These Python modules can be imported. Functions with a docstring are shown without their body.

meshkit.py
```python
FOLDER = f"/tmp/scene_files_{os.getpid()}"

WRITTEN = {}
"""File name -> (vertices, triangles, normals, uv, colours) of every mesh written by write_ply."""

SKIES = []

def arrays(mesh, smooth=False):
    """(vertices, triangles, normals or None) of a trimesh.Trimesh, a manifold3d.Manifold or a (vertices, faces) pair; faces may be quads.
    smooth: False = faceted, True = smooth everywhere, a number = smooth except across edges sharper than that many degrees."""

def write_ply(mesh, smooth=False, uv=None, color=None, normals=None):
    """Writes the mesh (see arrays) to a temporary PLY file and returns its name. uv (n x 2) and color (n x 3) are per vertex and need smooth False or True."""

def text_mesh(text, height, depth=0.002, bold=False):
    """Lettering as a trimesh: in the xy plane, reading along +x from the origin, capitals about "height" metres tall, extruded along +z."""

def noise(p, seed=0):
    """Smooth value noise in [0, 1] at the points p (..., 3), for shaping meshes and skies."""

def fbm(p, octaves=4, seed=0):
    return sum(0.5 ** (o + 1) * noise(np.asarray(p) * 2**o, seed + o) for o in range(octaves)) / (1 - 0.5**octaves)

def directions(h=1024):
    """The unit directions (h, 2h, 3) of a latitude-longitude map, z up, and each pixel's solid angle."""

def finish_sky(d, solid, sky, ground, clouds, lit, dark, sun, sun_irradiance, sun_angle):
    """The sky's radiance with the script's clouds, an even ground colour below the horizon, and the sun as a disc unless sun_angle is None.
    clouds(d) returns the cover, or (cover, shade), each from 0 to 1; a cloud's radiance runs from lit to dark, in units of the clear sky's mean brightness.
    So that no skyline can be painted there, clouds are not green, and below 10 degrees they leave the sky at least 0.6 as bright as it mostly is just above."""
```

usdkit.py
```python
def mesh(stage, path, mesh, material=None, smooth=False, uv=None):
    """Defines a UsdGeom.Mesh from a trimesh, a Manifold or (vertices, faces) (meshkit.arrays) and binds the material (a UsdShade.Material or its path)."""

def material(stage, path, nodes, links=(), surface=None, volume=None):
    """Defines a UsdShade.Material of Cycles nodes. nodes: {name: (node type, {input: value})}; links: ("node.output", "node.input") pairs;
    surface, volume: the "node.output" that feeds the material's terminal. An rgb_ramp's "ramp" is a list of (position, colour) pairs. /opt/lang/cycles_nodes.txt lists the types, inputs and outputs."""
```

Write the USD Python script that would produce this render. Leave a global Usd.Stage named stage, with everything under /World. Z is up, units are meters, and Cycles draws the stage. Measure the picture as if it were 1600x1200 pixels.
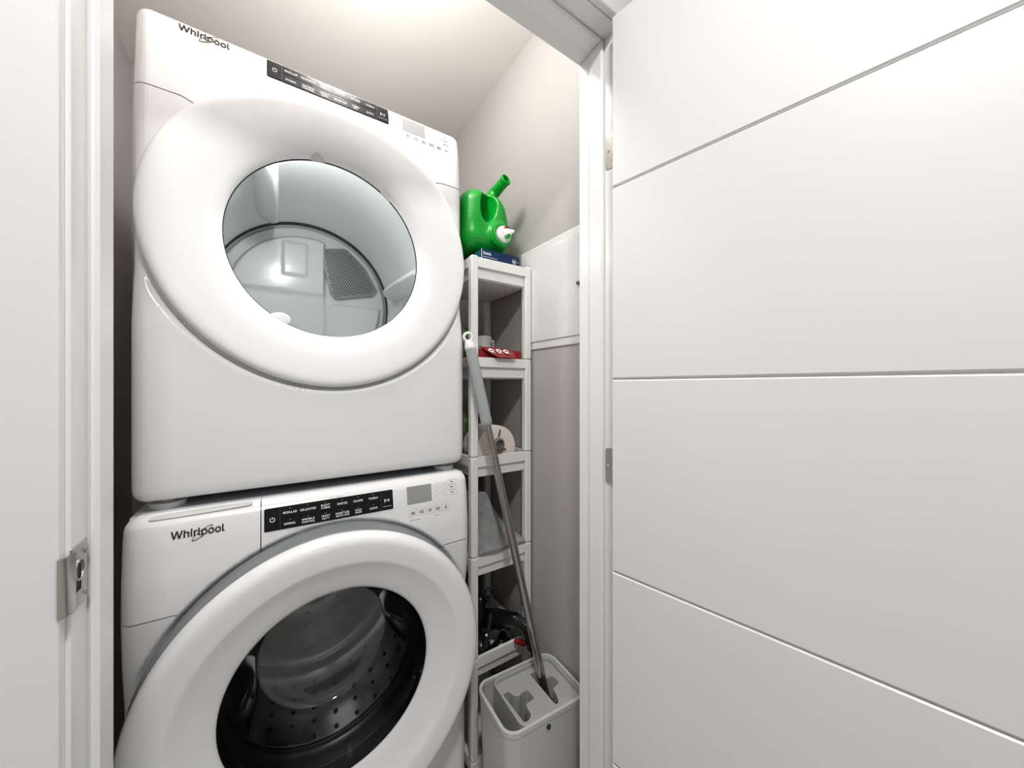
import math
import numpy as np
import trimesh
import manifold3d as m3
from manifold3d import Manifold as MF, CrossSection as CS
import usdkit
import meshkit
from pxr import Usd, UsdGeom, UsdLux, Gf, Sdf

stage = Usd.Stage.CreateInMemory()
UsdGeom.SetStageUpAxis(stage, "Z")
UsdGeom.SetStageMetersPerUnit(stage, 1.0)
UsdGeom.Xform.Define(stage, "/World")
rng = np.random.default_rng(7)

# ------------------------------------------------------------------ camera
CAM_H = 1.22
YAW = math.atan(380 / 561.6)
c_, s_ = math.cos(YAW), math.sin(YAW)
cam = UsdGeom.Camera.Define(stage, "/World/camera")
cam.CreateHorizontalApertureAttr(36.0)
cam.CreateVerticalApertureAttr(27.0)
cam.CreateFocalLengthAttr(36.0 * 561.6 / 1600.0)
cam.CreateVerticalApertureOffsetAttr(36.0 * 5.0 / 1600.0)
cam.CreateClippingRangeAttr(Gf.Vec2f(0.02, 100.0))
cam.CreateExposureAttr(0.0)
cam.AddTransformOp().Set(Gf.Matrix4d(c_, -s_, 0, 0, 0, 0, 1, 0, -s_, -c_, 0, 0, 0, 0, CAM_H, 1))

# ------------------------------------------------------------------ light (radiances of the room's lamps and of the added fills)
CEIL = 2.393
def sphere_light(path, loc, r, power, col):
    l = UsdLux.SphereLight.Define(stage, path)
    l.CreateRadiusAttr(r); l.CreateIntensityAttr(power); l.CreateColorAttr(Gf.Vec3f(*col))
    l.AddTranslateOp().Set(Gf.Vec3d(*loc)); return l
def disk_light(path, loc, r, power, col):
    l = UsdLux.DiskLight.Define(stage, path)
    l.CreateRadiusAttr(r); l.CreateIntensityAttr(power); l.CreateColorAttr(Gf.Vec3f(*col))
    l.AddTranslateOp().Set(Gf.Vec3d(*loc)); return l
CLOSET_LAMP = (0.17, 0.80, 2.285)
HALL_LAMP_A = (-0.03, -0.22, CEIL - 0.016)
HALL_LAMP_B = (-3.20, -0.86, CEIL - 0.016)
sphere_light("/World/closet_lamp_light", CLOSET_LAMP, 0.07, 57.0, (1.0, 0.972, 0.948))
disk_light("/World/hall_lamp_light", HALL_LAMP_A, 0.10, 205.0, (1.0, 0.993, 0.982))
disk_light("/World/hall_lamp_light_far", HALL_LAMP_B, 0.24, 18.0, (1.0, 0.985, 0.97))
sphere_light("/World/drum_fill_light", (0.05, 1.045, 1.790), 0.012, 440.0, (1.0, 1.0, 0.985))      # added fill, brightens the drum behind the window
dome = UsdLux.DomeLight.Define(stage, "/World/gap_fill")     # the house around the hall is closed; this added fill only keeps gaps from being black
dome.CreateIntensityAttr(0.05)

# ------------------------------------------------------------------ materials
LOOKS = "/World/Looks"
def principled(name, col, rough=0.5, extra=None, bump=None, vary=None):
    nodes = {"p": ("principled_bsdf", {"base_color": col, "roughness": rough, **(extra or {})})}
    links = []
    if bump or vary:
        nodes["t"] = ("texture_coordinate", {})
    if bump:                                        # (scale, strength, distance)
        nodes["n"] = ("noise_texture", {"scale": bump[0], "detail": 3.0})
        nodes["b"] = ("bump", {"strength": bump[1], "distance": bump[2]})
        links += [("t.object", "n.vector"), ("n.fac", "b.height"), ("b.normal", "p.normal")]
    if vary:                                        # (scale, other colour)
        nodes["n2"] = ("noise_texture", {"scale": vary[0], "detail": 4.0})
        nodes["r"] = ("rgb_ramp", {"ramp": [(0.3, col), (0.7, vary[1])]})
        links += [("t.object", "n2.vector"), ("n2.fac", "r.fac"), ("r.color", "p.base_color")]
    return usdkit.material(stage, f"{LOOKS}/{name}", nodes, links, surface="p.BSDF")
def pane(name, tint, rough=0.02, ior=1.5):
    return usdkit.material(stage, f"{LOOKS}/{name}", {
        "f": ("fresnel", {"IOR": ior}), "t": ("transparent_bsdf", {"color": tint}),
        "g": ("glossy_bsdf", {"color": (1, 1, 1), "roughness": rough}), "m": ("mix_closure", {})},
        [("f.fac", "m.fac"), ("t.BSDF", "m.closure1"), ("g.BSDF", "m.closure2")], surface="m.closure")

M = dict(
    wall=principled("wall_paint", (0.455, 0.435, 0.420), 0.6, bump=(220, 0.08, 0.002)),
    ceiling=principled("ceiling_paint", (0.82, 0.78, 0.75), 0.8, bump=(160, 0.1, 0.002)),
    hall=principled("hall_paint", (0.76, 0.758, 0.752), 0.7, bump=(220, 0.08, 0.002)),
    floor=principled("floor_vinyl", (0.54, 0.535, 0.53), 0.4, vary=(9, (0.45, 0.445, 0.44))),
    trim=principled("trim_enamel", (0.84, 0.835, 0.825), 0.32),
    door=principled("door_enamel", (0.82, 0.815, 0.805), 0.30, bump=(60, 0.02, 0.002)),
    enamel=principled("appliance_enamel", (0.84, 0.842, 0.842), 0.22, {"coat_weight": 0.4, "coat_roughness": 0.05}),
    shadedtop=principled("shaded_top_enamel", (0.55, 0.58, 0.60), 0.3),  # enamel darkened to blue-grey for the shade under the dryer
    gloss=principled("door_plastic", (0.87, 0.87, 0.87), 0.12, {"coat_weight": 0.3, "coat_roughness": 0.03}),
    greyring=principled("grey_trim_plastic", (0.20, 0.215, 0.225), 0.25),
    darkgap=principled("dark_gap", (0.02, 0.02, 0.02), 0.7),
    rubber=principled("rubber", (0.018, 0.018, 0.02), 0.35),
    drumwhite=principled("drum_coating", (0.665, 0.68, 0.675), 0.25),
    drumback=principled("drum_back_plastic", (0.63, 0.65, 0.652), 0.18),
    grille=principled("grille_metal", (0.26, 0.265, 0.265), 0.35, {"metallic": 0.6}),
    steel=principled("drum_steel", (0.80, 0.80, 0.80), 0.14, {"metallic": 1.0}),
    steeldark=principled("dark_plastic_gloss", (0.03, 0.03, 0.035), 0.1),
    pad=principled("control_pad_gloss", (0.012, 0.012, 0.013), 0.22, {"ior": 1.22}),
    lcd=principled("display_screen", (0.30, 0.31, 0.31), 0.18),
    ink=principled("dark_ink", (0.03, 0.03, 0.035), 0.4),
    inkgrey=principled("grey_ink", (0.42, 0.42, 0.42), 0.5),
    inkwhite=principled("white_ink", (0.80, 0.80, 0.80), 0.5),
    inkglare=principled("glare_greyed_ink", (0.42, 0.41, 0.40), 0.4),  # white print greyed for the reflection that washes over the dryer's strip
    logo=principled("logo_metal", (0.035, 0.03, 0.028), 0.25),
    bronze=principled("logo_bronze", (0.30, 0.23, 0.16), 0.3, {"metallic": 0.7}),
    shelf=principled("shelf_plastic", (0.80, 0.79, 0.77), 0.38),
    green=principled("green_plastic", (0.0, 0.36, 0.025), 0.30),
    whitepl=principled("white_plastic", (0.85, 0.85, 0.84), 0.3),
    red=principled("red_card", (0.24, 0.005, 0.009), 0.4),
    darkred=principled("dark_red_card", (0.10, 0.004, 0.006), 0.45),
    blue=principled("blue_card", (0.0015, 0.022, 0.085), 0.5, {"ior": 1.35}),
    teal=principled("teal_card", (0.02, 0.14, 0.15), 0.4),
    cream=principled("cream_paper", (0.72, 0.64, 0.58), 0.7, bump=(90, 0.2, 0.002)),
    hub=principled("grey_hub", (0.12, 0.115, 0.11), 0.4),
    black=principled("black_plastic", (0.010, 0.010, 0.011), 0.22),
    grip=principled("grip_plastic", (0.36, 0.38, 0.385), 0.42),
    chrome=principled("mop_steel", (0.42, 0.385, 0.36), 0.13, {"metallic": 1.0}),
    bucket=principled("bucket_plastic", (0.56, 0.56, 0.555), 0.3),
    basket=principled("basket_plastic", (0.40, 0.40, 0.40), 0.4),
    nickel=principled("hinge_nickel", (0.50, 0.47, 0.43), 0.28, {"metallic": 1.0}),
    cloth=principled("grey_microfibre", (0.20, 0.21, 0.21), 0.95, {"sheen_weight": 0.4}, bump=(420, 0.8, 0.004), vary=(40, (0.31, 0.32, 0.32))),
    bag=principled("green_film", (0.10, 0.17, 0.03), 0.35, vary=(60, (0.02, 0.06, 0.012))),
    panel=principled("panel_enamel", (0.76, 0.765, 0.755), 0.35),
    card=principled("brown_card", (0.30, 0.20, 0.13), 0.7),
    glass=pane("dryer_window", (0.90, 0.925, 0.92), 0.02, 1.4),
    bowl=pane("washer_bowl_glass", (0.88, 0.88, 0.89), 0.01, 1.8),
    clear=usdkit.material(stage, f"{LOOKS}/frosted_plastic", {
        "t": ("transparent_bsdf", {"color": (0.9, 0.9, 0.9)}), "p": ("principled_bsdf", {"base_color": (0.75, 0.75, 0.73), "roughness": 0.3}),
        "m": ("mix_closure", {"fac": 0.55})}, [("t.BSDF", "m.closure1"), ("p.BSDF", "m.closure2")], surface="m.closure"),
    lampglass=usdkit.material(stage, f"{LOOKS}/lamp_rim", {"p": ("principled_bsdf", {"base_color": (0.85, 0.85, 0.85), "roughness": 0.4})}, [], surface="p.BSDF"),
)

# ------------------------------------------------------------------ scene helpers
BASE, TAKEN = {}, set()
def numbered(parent, name):
    p, k = f"{parent}/{name}", 0
    while p in TAKEN:
        k += 1
        p = f"{parent}/{name}_{k:03d}"
    TAKEN.add(p)
    return p
def put(prim, label=None, cat=None, group=None, kind=None):
    for k, v in (("label", label), ("category", cat), ("group", group), ("kind", kind)):
        if v:
            prim.SetCustomDataByKey(k, v)
def thing(name, label=None, cat=None, base=(0, 0, 0), group=None, kind=None):
    p = numbered("/World", name)
    x = UsdGeom.Xform.Define(stage, p)
    x.AddTranslateOp().Set(Gf.Vec3d(*map(float, base)))
    put(x.GetPrim(), label, cat, group, kind)
    BASE[p] = np.array(base, float)
    return p
def obj(name, mesh, mat, parent=None, label=None, cat=None, group=None, kind=None, smooth=35):
    """mesh in world coordinates; becomes one Mesh prim under parent (its points relative to the thing's base)."""
    v, f, n = meshkit.arrays(mesh, False)
    p = numbered(parent or "/World", name)
    base = BASE["/".join(p.split("/")[:3])] if parent else np.zeros(3)
    t = trimesh.Trimesh(v - base, f, process=False)
    usdkit.mesh(stage, p, t, M[mat], smooth=smooth)
    put(stage.GetPrimAtPath(p), label, cat, group, kind)
    return p

# ------------------------------------------------------------------ shape helpers
cat = trimesh.util.concatenate
def tm(m):
    v, f, _ = meshkit.arrays(m, False)
    return trimesh.Trimesh(v, f, process=False)
def joined(*ms):
    return cat([tm(m) for m in ms])
def box(x0, x1, y0, y1, z0, z1, c=0.0):
    if c <= 0:
        return MF.cube([x1 - x0, y1 - y0, z1 - z0]).translate([x0, y0, z0])
    p = []
    for x, sx in ((x0, 1), (x1, -1)):
        for y, sy in ((y0, 1), (y1, -1)):
            for z, sz in ((z0, 1), (z1, -1)):
                p += [[x + sx * c, y + sy * c, z], [x + sx * c, y, z + sz * c], [x, y + sy * c, z + sz * c]]
    return MF.hull_points(np.array(p))
def rbox(x0, x1, y0, y1, z0, z1, r, seg=20):
    s = MF.sphere(r, seg)
    return MF.batch_hull([s.translate([x, y, z]) for x in (x0 + r, x1 - r) for y in (y0 + r, y1 - r) for z in (z0 + r, z1 - r)])
def caps(points, radii, seg=20):
    """a chain of hulled spheres"""
    S = [MF.sphere(r, seg).translate(list(map(float, p))) for p, r in zip(points, radii)]
    out = MF.hull(S[0] + S[1]) if len(S) > 1 else S[0]
    for a, b in zip(S[1:-1], S[2:]):
        out = out + MF.hull(a + b)
    return out
def rod(a, b, r, seg=24, r2=None):
    a, b = np.array(a, float), np.array(b, float)
    d = b - a; L = np.linalg.norm(d); d /= L
    e1 = np.cross(d, [0, 0, 1.0]); e1 = np.array([1.0, 0, 0]) if np.linalg.norm(e1) < 1e-6 else e1 / np.linalg.norm(e1)
    e2 = np.cross(d, e1)
    c = MF.cylinder(L, r, r if r2 is None else r2, seg)
    return c.transform(np.array([[e1[0], e2[0], d[0], a[0]], [e1[1], e2[1], d[1], a[1]], [e1[2], e2[2], d[2], a[2]]]))
def prism_xz(pts, y0, y1):
    """polygon in (x, z) extruded from y0 to y1"""
    return CS([np.array(pts, float)], m3.FillRule.NonZero).extrude(y1 - y0).rotate([90, 0, 0]).translate([0, y1, 0])
def prism_xy(pts, z0, z1):
    return CS([np.array(pts, float)], m3.FillRule.NonZero).extrude(z1 - z0).translate([0, 0, z0])
def rrect(x0, x1, y0, y1, r, n=6):
    out = []
    for cx, cy, a in ((x1 - r, y1 - r, 0), (x0 + r, y1 - r, 90), (x0 + r, y0 + r, 180), (x1 - r, y0 + r, 270)):
        out += [(cx + r * math.cos(math.radians(a + 90 * k / n)), cy + r * math.sin(math.radians(a + 90 * k / n))) for k in range(n + 1)]
    return out
def round_poly(P, r, n=5):
    """polygon with its corners rounded"""
    P = np.array(P, float); out = []
    for k in range(len(P)):
        a, b, c = P[k - 1], P[k], P[(k + 1) % len(P)]
        d = min(r, 0.45 * np.linalg.norm(a - b), 0.45 * np.linalg.norm(c - b))
        p, q = b + (a - b) / np.linalg.norm(a - b) * d, b + (c - b) / np.linalg.norm(c - b) * d
        out += [tuple((1 - t) ** 2 * p + 2 * t * (1 - t) * b + t * t * q) for t in np.linspace(0, 1, n)]
    return out
def chaikin(P, closed=True, it=2):
    P = np.array(P, float)
    for _ in range(it):
        Q = np.roll(P, -1, 0) if closed else P[1:]
        A = P if closed else P[:-1]
        N = np.empty((2 * len(A), 2)); N[0::2] = 0.75 * A + 0.25 * Q; N[1::2] = 0.25 * A + 0.75 * Q
        P = N if closed else np.vstack([P[:1], N, P[-1:]])
    return P
def lathe(prof, cx, cz, n=144, closed=True, flat=0.0, toward=-1):
    """profile of (radius, y) turned about the line x=cx, z=cz; flat trims the outer circle's top a little"""
    P = np.array(prof, float); m = len(P)
    th = np.linspace(0, 2 * np.pi, n, endpoint=False)
    R = np.repeat(P[None, :, 0], n, 0)
    if flat:
        w = np.exp(-((np.mod(th, 2 * np.pi) - np.pi / 2) / 0.62) ** 2)[:, None]
        t = np.clip((R - 0.215) / 0.10, 0, 1)
        R = R - flat * w * t * t * (3 - 2 * t)
    V = np.stack([cx + R * np.cos(th)[:, None], np.repeat(P[None, :, 1], n, 0), cz + R * np.sin(th)[:, None]], -1).reshape(-1, 3)
    F = []
    mm = m if closed else m - 1
    i, j = np.meshgrid(np.arange(n), np.arange(mm), indexing="ij")
    a = i * m + j; b = ((i + 1) % n) * m + j; c = ((i + 1) % n) * m + (j + 1) % m; d = i * m + (j + 1) % m
    F = np.vstack([np.stack([a, b, c], -1).reshape(-1, 3), np.stack([a, c, d], -1).reshape(-1, 3)])
    t = trimesh.Trimesh(V, F, process=False)
    if closed:
        if t.volume < 0:
            t.invert()
    else:
        if np.sum(t.face_normals[:, 1] * t.area_faces) * toward < 0:
            t.invert()
    return t
def lettering(text, x, z, h, front, width=None, bold=False, align="l", depth=0.0004, lift=0.0):
    """text on a surface y = front(x, z), read from the -y side; x, z: left end (or centre) of the base line"""
    t = meshkit.text_mesh(text, h, depth, bold)
    v = np.array(t.vertices)
    w = v[:, 0].max() - v[:, 0].min()
    sx = 1.0 if width is None else width / w
    X = (v[:, 0] - v[:, 0].min()) * sx
    X += x - (w * sx / 2 if align == "c" else 0)
    Z = z + v[:, 1]
    return trimesh.Trimesh(np.stack([X, front(X, Z) - v[:, 2] - lift, Z], -1), t.faces, process=False)
def decal(pts, t, front, lift=0.0):
    """a thin plate with outline pts (x, z) lying on the surface y = front(x, z)"""
    m = tm(prism_xz(pts, -t, 0.0).refine_to_length(0.007) if max(np.ptp(np.array(pts), 0)) > 0.012 else prism_xz(pts, -t, 0.0))
    v = np.array(m.vertices)
    v[:, 1] = front(v[:, 0], v[:, 2]) + v[:, 1] - lift
    return trimesh.Trimesh(v, m.faces, process=False)
def ring_xz(cx, cz, r0, r1, y0, y1, a0=0, a1=360, n=24):
    th = np.radians(np.linspace(a0, a1, n + 1))
    P = [(cx + r1 * math.cos(t), cz + r1 * math.sin(t)) for t in th] + [(cx + r0 * math.cos(t), cz + r0 * math.sin(t)) for t in th[::-1]]
    return prism_xz(P, y0, y1)
def sstep(a, b, x):
    t = np.clip((x - a) / (b - a), 0, 1)
    return t * t * (3 - 2 * t)

# ================================================================== THE ROOM
XL, XR, YB = -0.412, 0.73, 1.86            # closet
YF0, YF1 = 0.5026, 0.615                   # the front wall: hall side, closet side
OX0, OX1, OZ = -0.1515, 0.608, 1.980       # door opening between the jambs
HX0, HX1, HY0 = -4.7, 1.9, -1.55           # hall
W = 0.1
obj("floor", box(HX0 - W, HX1 + W, HY0 - W, YB + W, -0.08, 0.0), "floor", kind="structure")
obj("ceiling", box(HX0 - W, HX1 + W, HY0 - W, YB + W, CEIL, CEIL + 0.08), "ceiling", kind="structure")
obj("wall_left", box(XL - W, XL, YF1, YB + W, 0, CEIL), "wall", kind="structure")
obj("wall_right", box(XR, XR + W, YF1, YB + W, 0, CEIL), "wall", kind="structure")
obj("wall_back", box(XL, XR, YB, YB + W, 0, CEIL), "wall", kind="structure")
front = box(HX0, HX1, YF0, YF1, 0, CEIL) - box(OX0 - 0.02, OX1 + 0.02, 0, 1, -0.1, OZ + 0.02)
obj("wall_front", front, "hall", kind="structure")
obj("wall_hall_left", box(HX0 - W, HX0, HY0 - W, YF1, 0, CEIL), "hall", kind="structure")
obj("wall_hall_right", box(HX1, HX1 + W, HY0 - W, YF1, 0, CEIL), "hall", kind="structure")
obj("wall_hall_back", box(HX0, HX1, HY0 - W, HY0, 0, CEIL), "hall", kind="structure")

# door frame: jambs, stops, casings
def casing_profile(x0, x1, z0, z1):
    return box(x0, x1, 0.4885, YF0 + 0.0005, z0, z1, 0.0015)
tl = thing("trim_1", "white painted door jamb and casing on the left of the closet opening", kind="structure", base=(OX0, YF0, 0))
obj("jamb", box(OX0 - 0.02, OX0, YF0, YF1, 0, OZ + 0.02, 0.0015), "trim", tl)
obj("door_stop", box(OX0, OX0 + 0.0085, 0.538, 0.577, 0, OZ, 0.003), "trim", tl)
obj("casing", casing_profile(OX0 - 0.076, OX0 - 0.003, 0, OZ + 0.0026), "trim", tl)
# strike plate, its lip curling round the jamb's edge
sp_z0, sp_z1 = 1.010, 1.070
sp = box(OX0 - 0.0005, OX0 + 0.0014, 0.5026, 0.5362, sp_z0, sp_z1, 0.0006) - box(OX0 - 0.01, OX0 + 0.01, 0.507, 0.521, 1.026, 1.052)
lip_pts = [(OX0 + 0.0014, 0.5045), (OX0 + 0.0012, 0.500), (OX0 + 0.0006, 0.495), (OX0 - 0.0006, 0.491), (OX0 - 0.0032, 0.4878),
           (OX0 - 0.0030, 0.4866), (OX0 + 0.0006, 0.4900), (OX0 + 0.0019, 0.4945), (OX0 + 0.0026, 0.500), (OX0 + 0.003, 0.5045)]
lip = prism_xy(lip_pts, 1.0135, 1.0670)
spp = obj("strike_plate", joined(sp, lip), "nickel", tl, label="nickel strike plate with a curled lip")
obj("latch_hole", box(OX0 - 0.0004, OX0 + 0.0006, 0.507, 0.521, 1.026, 1.052), "darkgap", spp)
curl = lathe(chaikin([(0.0085, -0.0008), (0.0105, -0.0008), (0.0105, 0.0008), (0.0085, 0.0008)]), 0, 0, 24)
curl.apply_transform(trimesh.transformations.rotation_matrix(-np.pi / 2, [0, 0, 1])); curl.apply_translation([OX0 + 0.0018, 0.5165, 1.046])
obj("latch_bevel", curl, "nickel", spp)
obj("screw", MF.sphere(0.0038, 16).scale([0.5, 1, 1]).translate([OX0 + 0.0012, 0.5305, 1.0605]), "nickel", spp)
obj("screw", MF.sphere(0.0038, 16).scale([0.5, 1, 1]).translate([OX0 + 0.0012, 0.5305, 1.0195]), "nickel", spp)

tr = thing("trim_2", "white painted door jamb and casing on the right, behind the hinges", kind="structure", base=(OX1, YF0, 0))
obj("jamb", box(OX1, OX1 + 0.02, YF0, YF1, 0, OZ + 0.02, 0.0015), "trim", tr)
obj("door_stop", box(OX1 - 0.0085, OX1, 0.538, 0.577, 0, OZ, 0.003), "trim", tr)
obj("casing", casing_profile(OX1 + 0.003, OX1 + 0.076, 0, OZ + 0.0026), "trim", tr)
th_ = thing("trim_3", "white painted head jamb and casing over the closet opening", kind="structure", base=(0.2, YF0, OZ))
obj("jamb", box(OX0 - 0.0002, OX1 + 0.0002, YF0 + 0.0003, YF1 - 0.0003, OZ, OZ + 0.0195, 0.0008), "trim", th_)
obj("door_stop", box(OX0 + 0.0087, OX1 - 0.0087, 0.5383, 0.5767, OZ - 0.0085, OZ, 0.003), "trim", th_)
obj("casing", casing_profile(OX0 - 0.076, OX1 + 0.076, OZ + 0.003, OZ + 0.076), "trim", th_)

# the open door: a core with five flat panels between V grooves
DA = math.radians(170.5)
dd, dn = np.array([math.sin(DA), math.cos(DA), 0]), np.array([math.cos(DA), -math.sin(DA), 0])   # along the door; out of its seen face
HP = np.array([0.577, 0.491, 0.0])
def on_door(m):
    """(along, outward, up) -> world"""
    t = tm(m); v = np.array(t.vertices)
    w = HP + v[:, :1] * dd + v[:, 1:2] * dn + v[:, 2:] * [0, 0, 1]
    t2 = trimesh.Trimesh(w, t.faces, process=False)
    if np.linalg.det(np.stack([dd, dn, [0, 0, 1.0]], 1)) < 0:
        t2.invert()
    return t2
DW, DZ0, DZ1 = 0.752, 0.012, 1.972
d1 = thing("door_1", "white interior door with three level grooves in view, standing open on the right", kind="structure", base=HP)
obj("door_core", on_door(box(0, DW, -0.0345, -0.0045, DZ0, DZ1, 0.001)), "door", d1)
g = [DZ0, 0.4575, 0.8467, 1.2362, 1.6244, DZ1]
for a, b in zip(g[:-1], g[1:]):
    lo = a + (0.0 if a == DZ0 else 0.0016); hi = b - (0.0 if b == DZ1 else 0.0016)
    P = [[u, 0, z] for u in (0.0025, DW - 0.0025) for z in (lo + 0.0022, hi - 0.0022)] + [[u, -0.005, z] for u in (0, DW) for z in (lo, hi)] + [[u, -0.002, z] for u in (0, DW) for z in (lo, hi)]
    obj("door_panel", on_door(MF.hull_points(np.array(P, float))), "door", d1, smooth=False)
for z0, z1 in ((1.690, 1.768), (1.012, 1.0885), (0.20, 0.278)):
    # leaf let into the door's edge and leaf on the jamb, knuckle between
    leaf = prism_xz([(y, z) for y, z in rrect(-0.030, -0.002, z0, z1, 0.007)], -0.0012, 0.0012)   # in (outward, up), thin along the door
    v = np.array(tm(leaf).vertices); t = trimesh.Trimesh(np.stack([v[:, 1], v[:, 0], v[:, 2]], -1), tm(leaf).faces, process=False); t.invert()
    h = obj("hinge", on_door(t), "nickel", d1, label="nickel hinge")
    jl = MF.hull_points(np.array([[OX1 - dx, y, z] for dx in (-0.0002, 0.0014) for y, z in rrect(0.5035, 0.5335, z0, z1, 0.007)]))
    obj("jamb_leaf", jl, "nickel", h)
    obj("knuckle", rod((0.6145, 0.4955, z0), (0.6145, 0.4955, z1), 0.0062, 16), "nickel", h)
    for k in (0.2, 0.5, 0.8):
        obj("screw", MF.sphere(0.0034, 12).scale([0.45, 1, 1]).translate([OX1 - 0.0014, 0.520 + 0.006 * (1 if k == 0.5 else -1), z0 + k * (z1 - z0)]), "inkgrey", h)

# electrical panel on the right wall
ep = thing("access_panel", "white metal electrical panel cover on the right closet wall behind the shelf", "electrical panel", (XR, 0.8, 1.5))
fr = MF.hull_points(np.array([[XR - d, y, z] for d, o in ((0.0, 0.0), (0.0025, 0.0), (0.0042, 0.0025)) for y, z in rrect(0.628 + o, 1.0185 - o, 1.3435 + o, 1.6795 - o, 0.004)]))
obj("frame", fr, "panel", ep)
dr = MF.hull_points(np.array([[XR - 0.0042 - d, y, z] for d, o in ((0.0, 0.0), (0.0020, 0.0), (0.0028, 0.001)) for y, z in rrect(0.652 + o, 0.990 - o, 1.3685 + o, 1.655 - o, 0.018)]))
pd = obj("panel_door", dr, "panel", ep)
obj("latch", rod((XR - 0.0068, 0.733, 1.5135), (XR - 0.0125, 0.733, 1.5135), 0.0055, 20), "hub", pd)

# ================================================================== APPLIANCES
def front_block(x0, x1, zlo, zhi, prof, xc, zc, R, hole, ref, name):
    """rounded front of a laundry machine, split into a console above and a panel below, pushed out by prof(z)"""
    b = rbox(x0, x1, ref, ref + 0.09, zlo, zhi, 0.024, 28)
    b = b - rod((xc, ref - 0.1, zc), (xc, ref + 0.2, zc), hole, 96)
    return b
def bend(m, prof, ref, xc, zc, R, ring_y, edge=0.0042):
    m = m.refine_to_length(edge)
    def f(v):
        v = np.array(v)
        w = 1 - sstep(ref + 0.03, ref + 0.085, v[:, 1])
        d = prof(v[:, 2]) - ref
        r = np.hypot(v[:, 0] - xc, v[:, 2] - zc)
        k = 1 - sstep(R + 0.002, R + 0.013, r)
        d = d * (1 - k) + (np.maximum(ring_y, prof(v[:, 2])) - ref) * k
        v[:, 1] += w * d
        return v
    return m.warp_batch(f)
def smooth_prof(zs, ys):
    g_ = np.linspace(zs[0] - 0.1, zs[-1] + 0.1, 900)
    y_ = np.interp(g_, zs, ys)
    k = np.hanning(31); k /= k.sum()
    y_ = np.convolve(np.pad(y_, 15, mode="edge"), k, "valid")
    return lambda z: np.interp(z, g_, y_)

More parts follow.
